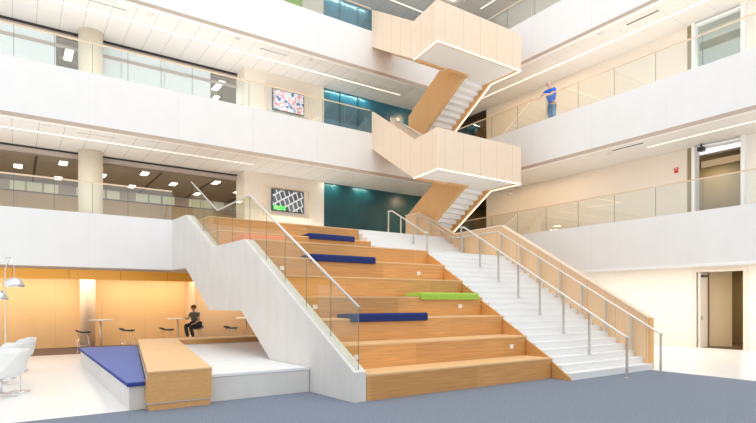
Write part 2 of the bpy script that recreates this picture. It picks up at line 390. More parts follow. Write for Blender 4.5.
# upper gallery walls behind the right balustrades
for k, (fz, cz) in enumerate(((4.0, 6.56), (7.9, 10.46), (11.8, 14.36))):
    struct(B(17.8, 17.95, 8.47, 17.3, fz - .3, cz).build('wall_right_gallery', 'beige'))
    struct(B(17.8, 17.95, -3, 6.9, fz - .3, cz).build('wall_right_gallery', 'cream'))
    struct(B(17.8, 17.95, 6.9, 8.47, fz - .3, fz).build('wall_right_sill', 'cream'))
    w = B(17.76, 17.96, 8.30, 8.47, fz, cz).build('window_frame', 'olive'); struct(w)
    w = MB().box(17.66, 17.96, 8.20, 8.30, fz, cz).box(17.66, 17.96, 6.82, 6.92, fz, cz).box(17.7, 17.9, 6.92, 8.2, cz - .10, cz - .04).build('window_frame', 'white'); struct(w)
    room = 'olive' if k == 0 else 'bluepane'
    struct(MB().box(17.95, 23, 9.6, 9.7, fz, cz).box(17.95, 23, 2.5, 2.6, fz, cz).box(23, 23.1, 2.5, 9.7, fz, cz).build('wall_side_room', room if k else 'officewall'))
    struct(MB().box(17.95, 23, 2.6, 9.6, cz - .3, cz - .25).build('ceiling_side_room', 'brownceil' if k == 0 else 'ceiling_r'))
    struct(MB().box(17.95, 23, 2.6, 9.6, fz - .1, fz).build('floor_side_room', 'brownfloor' if k == 0 else 'cream'))
    if k == 0:
        struct(B(19.4, 19.5, 7.6, 9.6, fz, cz - .32).build('wall_side_room_partition', 'olive'))
        struct(B(17.97, 18.02, 7.0, 8.15, fz + 1.9, fz + 2.1).build('door_lintel', 'officewall'))
    else:
        struct(B(17.84, 17.86, 6.92, 8.2, fz, cz - .12).build('window_glass', 'glassw'))
        struct(B(17.98, 18.04, 6.9, 8.2, fz + 1.75, fz + 1.98).build('window_transom', 'olive'))
    # dark opening past the end of the beige wall
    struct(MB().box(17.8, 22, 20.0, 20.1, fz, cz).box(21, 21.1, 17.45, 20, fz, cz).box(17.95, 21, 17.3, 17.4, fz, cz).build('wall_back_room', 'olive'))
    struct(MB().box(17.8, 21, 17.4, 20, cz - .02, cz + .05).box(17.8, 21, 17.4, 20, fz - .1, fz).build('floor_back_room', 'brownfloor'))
    # wall with screen and teal glass wall behind the left gallery
    struct(B(7.05, 10.41, 19.2, 19.4, fz, cz).build('wall_screen', 'beige'))
    struct(B(10.41, 17.8, 19.3, 19.45, fz, cz).build('wall_teal', 'teal' if k == 0 else 'tealblue'))
    struct(B(7.05, 7.2, 19.4, 20.1, fz, cz).build('wall_screen_return', 'beige'))

# structural round column through the left gallery
for z0, z1, mname in ((0, 2.66, 'ambercol'), (4.0, 6.56, 'creamcol'), (7.9, 10.46, 'creamcol'), (11.8, 14.36, 'creamcol')):
    yc = 19.65 if z0 else 21.7
    xc = 2.02 if z0 else 2.13
    struct(MB().lathe([(.36 if z0 else .25, 0), (.36 if z0 else .25, z1 - z0)], (xc, yc, z0), 32).build('column', mname))

# open office behind the first upper gallery
struct(B(XE, 8.6, 20.0, 20.12, 6.36, 6.56).build('beam_office_reveal', 'soffit'))
struct(B(XE, 7.05, 19.985, 20.0, 6.50, 6.56).build('trim_5', 'black'))
struct(B(XE, 8.6, 20.12, 24.6, 6.30, 6.36).build('ceiling_office', 'brownceil'))
struct(B(XE, 8.6, 20.0, 24.6, 3.9, 4.0).build('floor_office', 'cream'))
struct(B(XE, 8.6, 24.5, 24.65, 4.0, 6.3).build('wall_office', 'officewall'))
struct(B(8.6, 8.75, 20.0, 24.65, 4.0, 6.4).build('wall_office_side', 'officewall'))
for i in range(7): # dark channels between the ceiling bays
    x = -3.3 + i * 1.9
    struct(B(x, x + .07, 20.12, 24.5, 6.285, 6.30).build('ceiling_strip', 'darkrecess'))
struct(B(XE, 8.6, 24.44, 24.5, 5.86, 6.30).build('window_band_frame', 'soffit'))
wb = B(XE, 8.6, 24.42, 24.44, 5.88, 5.9).build('window_1', 'darkrecess'); struct(wb)
x = -4.6; i = 0
while x < 8.3:
    if i % 4 != 3: B(x, x + .48, 24.41, 24.43, 5.93, 6.26).build('window_pane', 'olivepane', wb)
    x += .55; i += 1
for j, (sx, sy) in enumerate([(-1.23, 20.6), (-1.23, 23.2), (.06, 21.9), (1.3, 20.6), (1.3, 23.2), (2.6, 21.8), (3.83, 20.6), (3.83, 23.2), (5.1, 21.8), (6.4, 20.6), (6.4, 23.2), (7.7, 21.8)]):
    t = thing('ceiling_light', 'square white lit panel in the brown open-plan office ceiling beyond the round column', 'ceiling light', (sx, sy, 6.30), 0, 'square office ceiling lights')
    B(sx - .12, sx + .12, sy - .24, sy + .24, 6.27, 6.30).build('diffuser', 'lamp', t)
    MB().box(sx - .14, sx - .12, sy - .26, sy + .26, 6.265, 6.30).box(sx + .12, sx + .14, sy - .26, sy + .26, 6.265, 6.30).build('frame', 'soffit', t)

# second upper gallery: pale glass partitions, office ceiling seen through the gaps
struct(B(XE, 7.05, 19.985, 20.0, 10.38, 10.46).build('trim_6', 'black'))
struct(B(XE, 8.6, 20.1, 24.6, 10.22, 10.28).build('ceiling_office', 'brownceil'))
struct(B(XE, 8.6, 24.5, 24.65, 7.9, 10.3).build('wall_office', 'bluepane'))
struct(B(XE, 8.6, 20.0, 24.6, 7.8, 7.9).build('floor_office', 'cream'))
struct(B(XE, 7.05, 20.03, 20.1, 10.28, 10.46).build('beam_office_reveal', 'soffit'))
gi = 0
for x0, x1 in ((-4.0, -2.5), (-2.5, -1.0), (-1.0, 1.08), (1.78, 3.0), (3.0, 4.4), (4.4, 6.05)):
    t = MB().box(x0 + .015, x1 - .015, 20.03, 20.06, 7.9, 10.28).build('window_panel', 'bluepane'); struct(t)
    struct(B(x0 - .015, x0 + .015, 20.01, 20.07, 7.9, 10.28).build('window_mullion', 'rail'))
struct(B(XE, 7.05, 20.0, 20.03, 9.9, 10.0).build('window_transom', 'soffit'))
for sx, sy in ((1.5, 21.2), (6.6, 20.9), (6.9, 22.5)):
    t = thing('ceiling_light', 'white lit strip panel in office ceiling seen through a gap in the pale glass', 'ceiling light', (sx, sy, 10.22), 0, 'office lights behind the pale glass partition')
    B(sx - .12, sx + .12, sy - .5, sy + .5, 10.19, 10.22).build('diffuser', 'lamp', t)
    MB().box(sx - .14, sx - .12, sy - .52, sy + .52, 10.185, 10.22).box(sx + .12, sx + .14, sy - .52, sy + .52, 10.185, 10.22).build('frame', 'soffit', t)
# third upper gallery back
struct(B(XE, 7.05, 20.03, 20.1, 11.8, 14.4).build('wall_back_gallery', 'bluepane'))
# mullions of the teal walls
for k, z in ((0, 4.0), (1, 7.9), (2, 11.8)):
    for x in (() if k == 0 else (11.2, 12.1)):
        struct(B(x, x + (.03 if x < 12.7 else .1), 19.26, 19.3, z, z + 2.56).build('wall_teal_mullion', 'teal' if x < 12.7 else 'beige'))

# ------------------------------------------------------------------ ceiling fittings
def strip(name, label, x0, x1, y0, y1, z):
    t = thing(name, label, 'light', ((x0 + x1) / 2, (y0 + y1) / 2, z))
    B(x0, x1, y0, y1, z - .012, z).build('diffuser', 'ledw', t)
    e = .012
    if x1 - x0 > y1 - y0: MB().box(x0, x1, y0 - e, y0, z - .015, z).box(x0, x1, y1, y1 + e, z - .015, z).build('channel', 'white', t)
    else: MB().box(x0 - e, x0, y0, y1, z - .015, z).box(x1, x1 + e, y0, y1, z - .015, z).build('channel', 'white', t)
strip('linear_ceiling_light', 'thin light line in the lower gallery soffit above the brown office', XE, 7.0, 18.13, 18.19, 6.56)
strip('linear_ceiling_light', 'long warm light line in the soffit of the upper gallery above the screen wall', XE, 13.5, 18.10, 18.16, 10.46)
strip('linear_ceiling_light', 'warm light line in the grey soffit at the very top beside the hanging stair', 6, 15.3, 18.10, 18.16, 14.36)
strip('linear_ceiling_light', 'thin warm light line in the soffit above the red wall sign', 16.5, 16.56, -3, 9.1, 6.56)
strip('linear_ceiling_light', 'long warm light line in the soffit above the man in the blue shirt', 16.6, 16.66, -3, 16.5, 10.46)
strip('linear_ceiling_light', 'warm light line in the top soffit on the side of the man', 16.6, 16.66, 6, 16.5, 14.36)
def vent(x0, x1, y0, y1, z, label, grp=None):
    t = thing('ceiling_vent', label, 'vent', ((x0 + x1) / 2, (y0 + y1) / 2, z), 0, grp)
    B(x0, x1, y0, y1, z - .012, z).build('slot', 'darkrecess', t)
    e = .012
    MB().box(x0 - e, x1 + e, y0 - e, y0, z - .016, z).box(x0 - e, x1 + e, y1, y1 + e, z - .016, z).build('frame', 'white', t)
for x, lab in ((-1.6, None), (1.75, 'narrow dark slot vent in the upper soffit at the top edge above the round column'), (7.0, 'narrow dark slot vent in the upper soffit above the collage screen')):
    if lab: vent(x, x + 1.0, 17.50, 17.54, 10.46, lab)
vent(1.46, 2.5, 17.53, 17.57, 6.56, 'narrow slot vent in the lower soffit just above the round column top')
vent(16.02, 16.06, 8.45, 9.5, 10.46, 'dark slot vent in the upper soffit above the side gallery of the man')
vent(15.96, 16.0, 8.9, 9.95, 6.56, 'slot vent in the lower side soffit near the red wall sign')
def speaker(x, y, z, lab, grp=None):
    t = thing('ceiling_speaker', lab, 'speaker', (x, y, z), 0, grp)
    MB().lathe([(.11, -.012), (.11, 0)], (x, y, z), 20).build('grille', 'ceiling', t)
    MB().lathe([(.125, -.008), (.125, 0)], (x, y, z), 20).build('rim', 'white', t)
for x in (.7, 3.4, 6.1, 8.8):
    speaker(x, 17.35, 10.46, 'round flush speaker in the upper soffit along the white gallery', 'round speakers in the upper soffit')
    speaker(x, 17.3, 6.56, 'round flush speaker in the lower soffit above the first gallery', 'round speakers in the lower soffit')
speaker(15.84, 10.25, 10.46, 'larger round flush speaker in the soffit near the man in blue')
speaker(16.37, 9.78, 10.46, 'small round flush detector in the soffit beside the side slot vent')
speaker(16.28, 10.2, 6.56, 'round flush detector in the lower side soffit past the slot vent')

# ------------------------------------------------------------------ gallery glass balustrades
def balustrade(lab, axis, a0, a1, c, z0, zr, railm, sp=.92, off=0):
    loc = ((a0 + a1) / 2, c, z0) if axis == 'x' else (c, (a0 + a1) / 2, z0)
    t = thing('glass_balustrade', lab, 'balustrade', loc)
    p = a0
    while p < a1 - .05:
        q = min(p + sp, a1)
        if axis == 'x': B(p + .006, q - .006, c - .006, c + .006, z0, zr - .02).build('glass_panel', 'glass', t); B(q - .006, q + .006, c - .005, c + .005, z0, zr - .02).build('joint', 'glassedge', t)
        else: B(c - .006, c + .006, p + .006, q - .006, z0, zr - .02).build('glass_panel', 'glass', t); B(c - .005, c + .005, q - .006, q + .006, z0, zr - .02).build('joint', 'glassedge', t)
        p = q
    if axis == 'x': B(a0, a1, c - .022, c + .022, zr - .015, zr + .02).build('handrail', railm, t)
    else: B(c - .022, c + .022, a0, a1, zr - .015, zr + .02).build('handrail', railm, t)
    return t
balustrade('glass balustrade with wood handrail on the first gallery, in front of the brown office ceiling', 'x', -3.73, 3.94, 16.98, 4.15, 5.03, 'goldrail')
balustrade('glass balustrade in front of the pale blue glass and the collage screen', 'x', -3.73, 11.22, 16.98, 8.1, 8.98, 'goldrail')
balustrade('glass balustrade on the top gallery beside the hanging stair', 'x', 5.5, 11.22, 16.98, 12.0, 12.88, 'goldrail')
balustrade('glass balustrade along the beige wall with the red sign', 'y', .5, 16.9, 15.53, 4.15, 5.03, 'goldrail', 1.3)
balustrade('glass balustrade with wood rail that the man in blue leans on', 'y', .5, 16.9, 15.53, 8.1, 8.98, 'goldrail', 1.3)
balustrade('glass balustrade at the top edge of the photo above the side parapet', 'y', 3.6, 16.9, 15.53, 12.0, 12.88, 'goldrail', 1.3)

# ------------------------------------------------------------------ bleacher stair
R_ = 3.1 / 21; RUN = .7 / 3
t = thing('bleacher_seating', 'tall stepped oak seating tiers beside the white staircase', 'bleachers', (7.2, 7.4, 0))
tiers = [(7.4 + .7 * n, R_ * 3 * (n + 1)) for n in range(7)]
xl = lambda y: stairx(y) + .245
for n, (y, z) in enumerate(tiers):
    y1 = y + .7 if n < 6 else 13.8
    zb = max(0, z - .9) if n else 0
    pr = [(xl(y), y), (9.62, y), (9.62, y1), (xl(y1), y1)]
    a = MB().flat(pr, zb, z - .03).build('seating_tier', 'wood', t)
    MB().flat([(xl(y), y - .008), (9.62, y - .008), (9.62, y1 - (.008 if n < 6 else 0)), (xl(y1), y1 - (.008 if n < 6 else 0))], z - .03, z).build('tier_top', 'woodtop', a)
for y, y1, z in ((13.8, 14.5, 3.545), (14.5, 16.9, 3.99)):
    zb = 3.1 if y < 14 else 3.545
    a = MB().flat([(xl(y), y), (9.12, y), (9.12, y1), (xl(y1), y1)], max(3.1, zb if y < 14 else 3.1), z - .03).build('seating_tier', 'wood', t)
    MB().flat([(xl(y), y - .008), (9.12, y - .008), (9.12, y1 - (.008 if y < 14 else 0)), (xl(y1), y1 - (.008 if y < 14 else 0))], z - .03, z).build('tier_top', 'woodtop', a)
# sloped oak cheeks against the white stair
MB().sidex([(7.38, 0), (6.91, 0), (6.91, .04), (7.38, .36)], 9.58, 9.62).build('cheek_board', 'wood', t)
for n in range(6):
    y, z = tiers[n]
    MB().sidex([(y + .05, z), (y + .69, z + .36), (y + .69, z)], 9.585, 9.62).build('cheek_board', 'wood', t)
# small white step lights in the risers
for n, y, z in ((1, 8.1, .66), (3, 9.5, 1.55), (5, 10.9, 2.40)):
    for x in ((5.05, 4.95, 4.86)[n // 2], (9.12, 8.88, 8.72)[n // 2]):
        o = MB().box(x - .055, x + .055, y - .012, y, z - .045, z + .045).build('step_light', 'outlet', t, bevel=.004); o['label'] = 'small white rectangular step light'
for n, y, z in ((7, 13.8, 3.32),):
    pass

# white staircase
st = thing('staircase', 'wide white stone staircase between the oak seating tiers and the wood parapet', 'staircase', (11.2, 6.93, 0))
for k in range(21):
    y = 6.93 + RUN * k; z = R_ * (k + 1)
    y1 = y + RUN if k < 20 else 13.333
    x0 = 9.5 if k < 1 else 9.62
    if k < 2: x0 = 9.62
    a = B(x0, 12.83, y, y1, max(0, z - .34), z - .03).build('step', 'quartz', st)
    B(x0, 12.83, y - .008, y1 - (.008 if k < 20 else 0), z - .03, z).build('tread', 'quartz', a)
for k in range(6):
    y = 13.333 + RUN * k; z = 3.1 + .15 * (k + 1) if k < 5 else 3.99
    y1 = y + RUN if k < 5 else 16.9
    a = B(9.14, 12.83, y, y1, max(3.1, z - .34), z - .03).build('step', 'quartz', st)
    B(9.14, 12.83, y - .008, y1 - (.008 if k < 5 else 0), z - .03, z).build('tread', 'quartz', a)

# slanted concrete stair wall
prof = [(7.4, 0), (7.4, .49), (11.7, 3.08), (13.65, 3.06), (15.7, 4.15), (16.9, 4.15), (16.9, 2.63), (15.7, 2.63), (13.85, 1.45), (11.85, 1.45), (9.75, 0)]
cw = MB().sidex(prof, stairx, lambda y: stairx(y) + .235).build('concrete_stair_wall', 'concrete')
tag(cw, 'pale slanted concrete side wall of the seating stair with a stepped underside', 'stair wall')

# glass on top of that wall
def slanted_glass(lab):
    t = thing('glass_balustrade', lab, 'balustrade', (stairx(7.5) + .13, 7.5, .55))
    X = lambda y: stairx(y) + .13
    bot = lambda y: .49 + (y - 7.4) * 2.59 / 4.3 if y < 11.7 else (3.08 - (y - 11.7) * .01 if y < 13.65 else 3.06 + (y - 13.65) * 1.09 / 2.05)
    top = lambda y: 1.56 + (y - 7.46) * 2.52 / 4.22 if y < 11.68 else (4.08 - (y - 11.68) * .04 if y < 13.65 else 4.0 + (y - 13.65) * 1.08 / 1.95)
    ys = [7.46, 8.30, 9.15, 10.0, 10.84, 11.68, 12.67, 13.65, 14.62, 15.6]
    for a, b in zip(ys[:-1], ys[1:]):
        a1, b1 = a + .012, b - .001
        zb0, zb1, zt0, zt1 = bot(a1) + .002, bot(b1 - .01) + .002, top(a1), top(b1 - .002)
        MB().sidex([(a1, zb0), (a1, zt0), (b1, zt1), (b1, zb1)], lambda y: X(y) - .006, lambda y: X(y) + .006).build('glass_panel', 'glassc', t)
        MB().tube([(X(a), a, bot(a) + .004), (X(a), a, top(a))], .006, 6).build('joint', 'glassedge', t)
    MB().tube([(X(y), y, top(y) + .01) for y in (7.44, 11.68, 13.64, 15.6)], .022, 8).build('handrail', 'rail', t)
    MB().sidex([(7.45, bot(7.45) + .0), (7.45, bot(7.45) + .02), (11.69, bot(11.69) + .02), (11.69, bot(11.69))], lambda y: X(y) - .05, lambda y: X(y) - .03).build('channel', 'rail', t)
slanted_glass('sloping glass balustrade standing on the slanted concrete stair wall')

# wood parapet on the far side of the white stair
prof = [(7.05, 0), (7.05, 1.27), (11.8, 4.1), (14.05, 4.07), (16.0, 5.1), (17.05, 5.1), (17.05, 3.3), (15.6, 3.3), (14.6, 2.7), (11.0, 1.6), (9.0, 0)]
prof = [(7.05, 0), (7.05, 1.25), (11.8, 4.07), (14.05, 4.04), (16.0, 5.07), (16.88, 5.07), (16.88, 3.95), (16.6, 3.2), (14.1, 2.4), (12.6, 2.4), (9.0, 0)]
wp = thing('wood_parapet', 'pale wood panelled parapet climbing along the white staircase', 'parapet', (12.92, 7.05, 0))
MB().sidex(prof, 12.84, 12.975).build('panelling', 'warmmaple', wp)
B(12.84, 12.985, 6.98, 7.05, 0, 1.26).build('end_post', 'honey', wp)
top = [(7.03, 1.25), (7.03, 1.29), (11.8, 4.11), (14.05, 4.08), (16.0, 5.11), (16.88, 5.11), (16.88, 5.07), (16.0, 5.07), (14.05, 4.04), (11.8, 4.07)]
MB().sidex(top, 12.81, 12.985).build('coping', 'maple', wp)

# metal handrails of the stair
def stair_z(y):
    if y < 6.93: return 0
    if y < 11.6: return R_ * (math.floor((y - 6.93) / RUN + 1e-6) + 1)
    if y < 13.333: return 3.1
    return min(3.99, 3.1 + .15 * (math.floor((y - 13.333) / RUN + 1e-6) + 1))
def handrail(lab, x, pts, posts, rt=.024):
    t = thing('stair_handrail', lab, 'handrail', (x, posts[0], stair_z(posts[0])), 0)
    MB().tube([(x, y, z) for y, z in pts], rt, 10).build('rail', 'rail', t)
    def rz(y):
        for (a, za), (b, zb) in zip(pts[:-1], pts[1:]):
            if min(a, b) - 1e-4 <= y <= max(a, b) + 1e-4 and abs(b - a) > 1e-6: return za + (zb - za) * (y - a) / (b - a)
        return pts[0][1]
    for y in posts:
        z0 = stair_z(y)
        p = MB().box(x - .012, x + .012, y - .028, y + .028, z0, rz(y)).build('post', 'steel', t)
        MB().lathe([(.06, 0), (.06, .012), (.03, .016)], (x, y, z0), 16).build('base_plate', 'steel', p)
handrail('steel handrail with posts running down the middle of the white staircase', 10.96, [(6.44, .87), (6.52, .90), (11.55, 3.86), (11.75, 3.88)],
         [6.48, 7.4, 8.1, 8.8, 9.5, 10.2, 10.9, 11.68])
handrail('short steel handrail in the middle of the top flight in front of the teal wall', 10.9, [(13.15, 3.86), (13.3, 3.9), (15.1, 4.84), (15.36, 4.86)],
         [13.2, 13.9, 14.6, 15.33])
handrail('steel handrail following the wood parapet from the bottom to the top flight', 12.70, [(6.62, .88), (6.7, .91), (11.85, 3.90), (13.9, 3.88), (15.8, 4.93), (16.0, 4.95)],
         [6.66, 7.4, 8.1, 8.8, 9.5, 10.2, 10.9, 11.7, 12.6, 13.45, 14.1, 14.7, 15.3, 15.97])

# seat cushions
def cushion(m, lab, x0, x1, y, z, depth=.52, over=.075, hang=.07, th=.085):
    p = [(y - over, z - hang), (y - .012, z - hang), (y - .012, z), (y + depth, z), (y + depth, z + th * .75), (y + depth - .04, z + th), (y - over + .03, z + th + .015), (y - over, z + th - .02)]
    o = MB().sidex(p, x0, x1).build('seat_cushion', m, bevel=.018)
    return tag(o, lab, 'cushion')
cushion('blue', 'long dark blue cushion on the uppermost cushioned oak tier under the teal wall', 6.98, 8.51, 13.8, 3.545)
cushion('blue', 'long dark blue cushion on the middle oak tier, between two other blue ones', 5.55, 7.32, 10.9, R_ * 18)
cushion('blue', 'long dark blue cushion on the lowest cushioned tier, behind the end of the glass', 5.34, 7.24, 8.8, R_ * 9)
cushion('green', 'lime green cushion on an oak tier beside the white stairs', 7.63, 9.45, 9.5, R_ * 12)
tag(B(4.62, 5.75, 12.7, 13.3, 3.10, 3.35).build('seat_cushion', 'orange', bevel=.03), 'coral orange cushion behind the slanted glass balustrade', 'cushion')

# ------------------------------------------------------------------ hanging zigzag stair between the galleries
hs = thing('suspended_stair', 'lower of the two maple-clad hanging stairs, from first to second gallery', 'staircase', (14.3, 16.9, 4.0))
lx = lambda y: 10.6 + (y - 12.35) * .1385
ZS, ZF, ZT = 5.72, 5.95, 6.98
SL = .15 / .235
MB().flat([(lx(12.47) + .12, 12.47), (14.26, 12.47), (14.26, 14.05), (13.12, 14.05), (13.12, 13.76), (lx(13.76) + .12, 13.76)], ZS + .02, ZF).build('landing', 'white', hs)
MB().box(lx(12.35), 14.38, 12.35, 12.47, ZS, ZT).build('landing_front_panel', 'maple', hs)
MB().prism([(lx(y), y, z) for y, z in ((12.47, ZS), (12.47, ZT), (13.76, ZT), (16.9, ZT + 1.95), (16.9, 7.5), (13.76, ZS))],
           [(lx(y) + .12, y, z) for y, z in ((12.47, ZS), (12.47, ZT), (13.76, ZT), (16.9, ZT + 1.95), (16.9, 7.5), (13.76, ZS))]).build('side_panel', 'maple', hs)
# right guard: landing then down with the lower flight
def nosA(y): return ZF - SL * (y - 14.05)
gp = [(12.47, ZS), (12.47, ZT), (14.0, ZT), (16.9, nosA(16.9) + 1.05), (16.9, nosA(16.9) - .20), (16.5, nosA(16.5) - .45), (13.72, ZS)]
MB().sidex(gp, 14.26, 14.38).build('side_panel', 'honey', hs)
# left guard of the lower flight
gp = [(13.64, ZS - .05), (13.64, ZT), (14.0, ZT), (16.9, nosA(16.9) + 1.05), (16.9, nosA(16.9) - .20), (16.5, nosA(16.5) - .45), (13.80, ZS - .05)]
MB().sidex(gp, 13.0, 13.12).build('side_panel', 'honey', hs)
MB().box(12.22, 13.0, 13.64, 13.76, ZS - .05, ZT).build('well_panel', 'honey', hs)
MB().sidex([(13.64, ZS - .075), (13.64, ZS - .05), (13.80, ZS - .05), (16.5, nosA(16.5) - .45), (16.5, nosA(16.5) - .475), (13.79, ZS - .075)], 12.99, 13.13).build('edge_strip', 'honeyedge', hs)
# right guard of the upper flight
nosB = lambda y: ZF + SL * (y - 13.85)
MB().sidex([(13.64, ZS), (13.64, ZT), (13.8, ZT), (16.9, nosB(16.9) + 1.0), (16.9, nosB(16.9) - .45), (13.9, ZS)], 12.10, 12.22).build('side_panel', 'maple', hs)
MB().box(lx(13.7) + .12, 12.10, 13.70, 13.76, ZS - .03, ZS + .02).build('landing_edge', 'honeyedge', hs)
for k in range(12): # lower flight
    y = 14.05 + .235 * k; z = ZF - .15 * (k + 1)
    MB().box(13.12, 14.26, y, y + .235, z - .19, z).build('step', 'white', hs)
for k in range(12): # upper flight
    y = 13.85 + .25 * k; z = ZF + .15 * (k + 1)
    MB().prism([(lx(y) + .12, y, z - .19), (12.10, y, z - .19), (12.10, y + .25, z - .19), (lx(y + .25) + .12, y + .25, z - .19)],
               [(lx(y) + .12, y, z), (12.10, y, z), (12.10, y + .25, z), (lx(y + .25) + .12, y + .25, z)]).build('step', 'white', hs)
MB().prism([(lx(13.8) + .12, 13.8, ZS + .0), (12.10, 13.8, ZS), (12.10, 16.88, ZS + 1.79), (lx(16.88) + .12, 16.88, ZS + 1.79)],
           [(lx(13.8) + .12, 13.8, ZS - .02), (12.10, 13.8, ZS - .02), (12.10, 16.88, ZS + 1.77), (lx(16.88) + .12, 16.88, ZS + 1.77)]).build('flight_underside', 'honey', hs)
# light lines along the lower edge
e = .024
mb = MB().box(lx(12.35) + .0, 14.38, 12.335, 12.335 + e, ZS - e, ZS)
mb.prism([(lx(12.36), 12.36, ZS - e), (lx(12.36) + e, 12.36, ZS - e), (lx(13.76) + e, 13.76, ZS - e), (lx(13.76), 13.76, ZS - e)],
         [(lx(12.36), 12.36, ZS), (lx(12.36) + e, 12.36, ZS), (lx(13.76) + e, 13.76, ZS), (lx(13.76), 13.76, ZS)])
mb.build('light_line', 'led', hs)
mb = MB().box(14.35, 14.38, 12.37, 13.72, ZS - e, ZS)
mb.sidex([(13.72, ZS - e), (13.72, ZS), (16.5, nosA(16.5) - .45), (16.5, nosA(16.5) - .48)], 14.34, 14.38)
mb.build('light_line', 'led', hs)
MB().tube([(12.0, 13.9, 6.95), (12.0, 16.7, 8.80)], .02, 8).build('handrail', 'steel', hs)
MB().tube([(14.18, 14.1, 6.85), (14.18, 16.8, 5.10)], .02, 8).build('handrail', 'steel', hs)
dup(hs, (14.3, 16.9, 7.9), 'upper of the two maple-clad hanging stairs, cut off by the top of the photo')

# ------------------------------------------------------------------ screens
tv = thing('television', 'wall screen showing a grey building and a green block, in a niche above the seating', 'television', (8.78, 19.2, 5.16))
B(8.11, 9.45, 19.10, 19.17, 5.17, 6.0).build('casing', 'black', tv)
B(8.135, 9.425, 19.092, 19.10, 5.195, 5.975).build('screen', 'screenA', tv)
B(8.16, 8.66, 19.086, 19.092, 5.22, 5.37).build('green_caption', 'greenscreen', tv)
MB().box(8.20, 8.46, 19.083, 19.086, 5.31, 5.325).box(8.20, 8.40, 19.083, 19.086, 5.27, 5.285).build('caption_text', 'signwhite', tv)
B(8.5, 9.05, 19.17, 19.195, 5.4, 5.8).build('wall_bracket', 'black', tv)
nf = thing('screen_niche', 'pale wood frame around the screen with the grey building', 'niche', (8.78, 19.2, 4.99))
MB().box(7.80, 7.86, 19.12, 19.2, 4.96, 6.12).box(9.70, 9.76, 19.12, 19.2, 4.96, 6.12).box(7.86, 9.70, 19.12, 19.2, 6.06, 6.12).box(7.86, 9.70, 19.12, 19.2, 4.96, 5.02).build('frame', 'maple', nf)
tv = thing('television', 'wall screen with a red, pink and blue collage behind the second gallery glass', 'television', (8.8, 19.2, 9.0))
B(8.14, 9.46, 19.10, 19.17, 9.05, 9.86).build('casing', 'black', tv)
B(8.165, 9.435, 19.092, 19.10, 9.075, 9.835).build('screen', 'screenB', tv)
B(8.5, 9.05, 19.17, 19.195, 9.3, 9.7).build('wall_bracket', 'black', tv)
nf = thing('screen_niche', 'pale wood frame around the red and blue collage screen', 'niche', (8.8, 19.2, 8.9))
MB().box(7.84, 7.90, 19.12, 19.2, 8.86, 9.98).box(9.70, 9.76, 19.12, 19.2, 8.86, 9.98).box(7.90, 9.70, 19.12, 19.2, 9.92, 9.98).box(7.90, 9.70, 19.12, 19.2, 8.86, 8.92).build('frame', 'maple', nf)
gp_ = tag(B(8.7, 9.42, 19.15, 19.2, 12.6, 13.9).build('wall_picture', 'green'), 'green picture cut off at the top edge of the photo on the top gallery wall', 'picture')

# red fire sign and door hardware on the side gallery wall
fs = thing('wall_sign', 'small red sign on the beige wall of the first side gallery', 'sign', (17.8, 8.82, 5.9))
B(17.775, 17.8, 8.76, 8.90, 5.96, 6.03).build('sign_plate', 'red', fs)
B(17.775, 17.8, 8.77, 8.89, 5.86, 5.94).build('sign_plate', 'red', fs)
B(17.77, 17.776, 8.79, 8.87, 5.985, 6.005).build('white_print', 'signwhite', fs)
pc = thing('ceiling_projector', 'small dark device under the soffit next to the red sign opening', 'device', (17.5, 7.95, 6.3))
MB().box(17.5, 17.7, 7.9, 8.06, 6.34, 6.46).build('casing', 'black', pc)
MB().box(17.58, 17.62, 7.96, 8.0, 6.46, 6.56).build('bracket', 'black', pc)
pc = thing('wall_lamp', 'small round grey lamp under the soffit beside the lower hanging stair', 'lamp', (17.6, 16.2, 6.2))
MB().lathe([(.07, 0), (.12, .04), (.12, .12), (.04, .2)], (17.5, 15.6, 6.22), 16).build('lamp_head', 'steel', pc)
MB().tube([(17.5, 15.6, 6.40), (17.5, 15.6, 6.56)], .02, 8).build('stem', 'steel', pc)

# ------------------------------------------------------------------ platform, mat and bench
pf = thing('platform', 'low white platform with concrete edge beside the slanted stair wall', 'platform', (3, 8.8, 0))
MB().flat([(1.67, 8.8), (4.46, 8.8), (4.35, 10.42), (6.9, 11.9), (6.9, 16.1), (2.83, 16.1)], 0, .40).build('base', 'concrete', pf)
MB().flat([(1.67, 8.79), (4.465, 8.79), (4.355, 10.42), (6.9, 11.9), (6.9, 16.1), (2.83, 16.1)], .405, .45).build('top_slab', 'pale_top', pf)
MB().flat([(1.42, 8.8), (1.66, 8.8), (2.82, 16.1), (1.42, 16.1)], 0, .36).build('base', 'concrete', pf)
mt = thing('floor_mat', 'periwinkle blue padded mat on the low platform beside the oak bench', 'mat', (1.9, 12, .36))
MB().flat([(1.38, 8.74), (1.64, 8.74), (2.80, 16.10), (1.38, 16.10)], .365, .415).build('cushion_core', 'matedge', mt, bevel=.015)
MB().flat([(1.385, 8.75), (1.635, 8.75), (2.795, 16.09), (1.385, 16.09)], .416, .436).build('top_cover', 'matblue', mt, bevel=.008)
bn = thing('bench', 'long L-shaped light oak bench running from the carpet to behind the white platform', 'bench', (2.1, 8.58, 0))
pl = [(1.64, 8.56), (2.60, 8.56), (3.74, 15.42), (7.2, 15.42), (7.2, 16.15), (2.84, 16.15)]
MB().flat(pl, .452, .575).build('bench_box', 'benchwood', bn)
B(1.64, 2.60, 8.56, 8.785, .115, .452).build('bench_end', 'benchwood', bn)
MB().flat([(1.635, 8.55), (2.605, 8.55), (3.745, 15.41), (7.2, 15.41), (7.2, 16.16), (2.83, 16.16)], .575, .60).build('bench_top', 'woodtop', bn)
B(1.66, 2.59, 8.585, 8.785, 0, .10).build('plinth', 'benchwood', bn)
B(1.64, 2.60, 8.565, 8.785, .10, .115).build('metal_line', 'rail', bn)

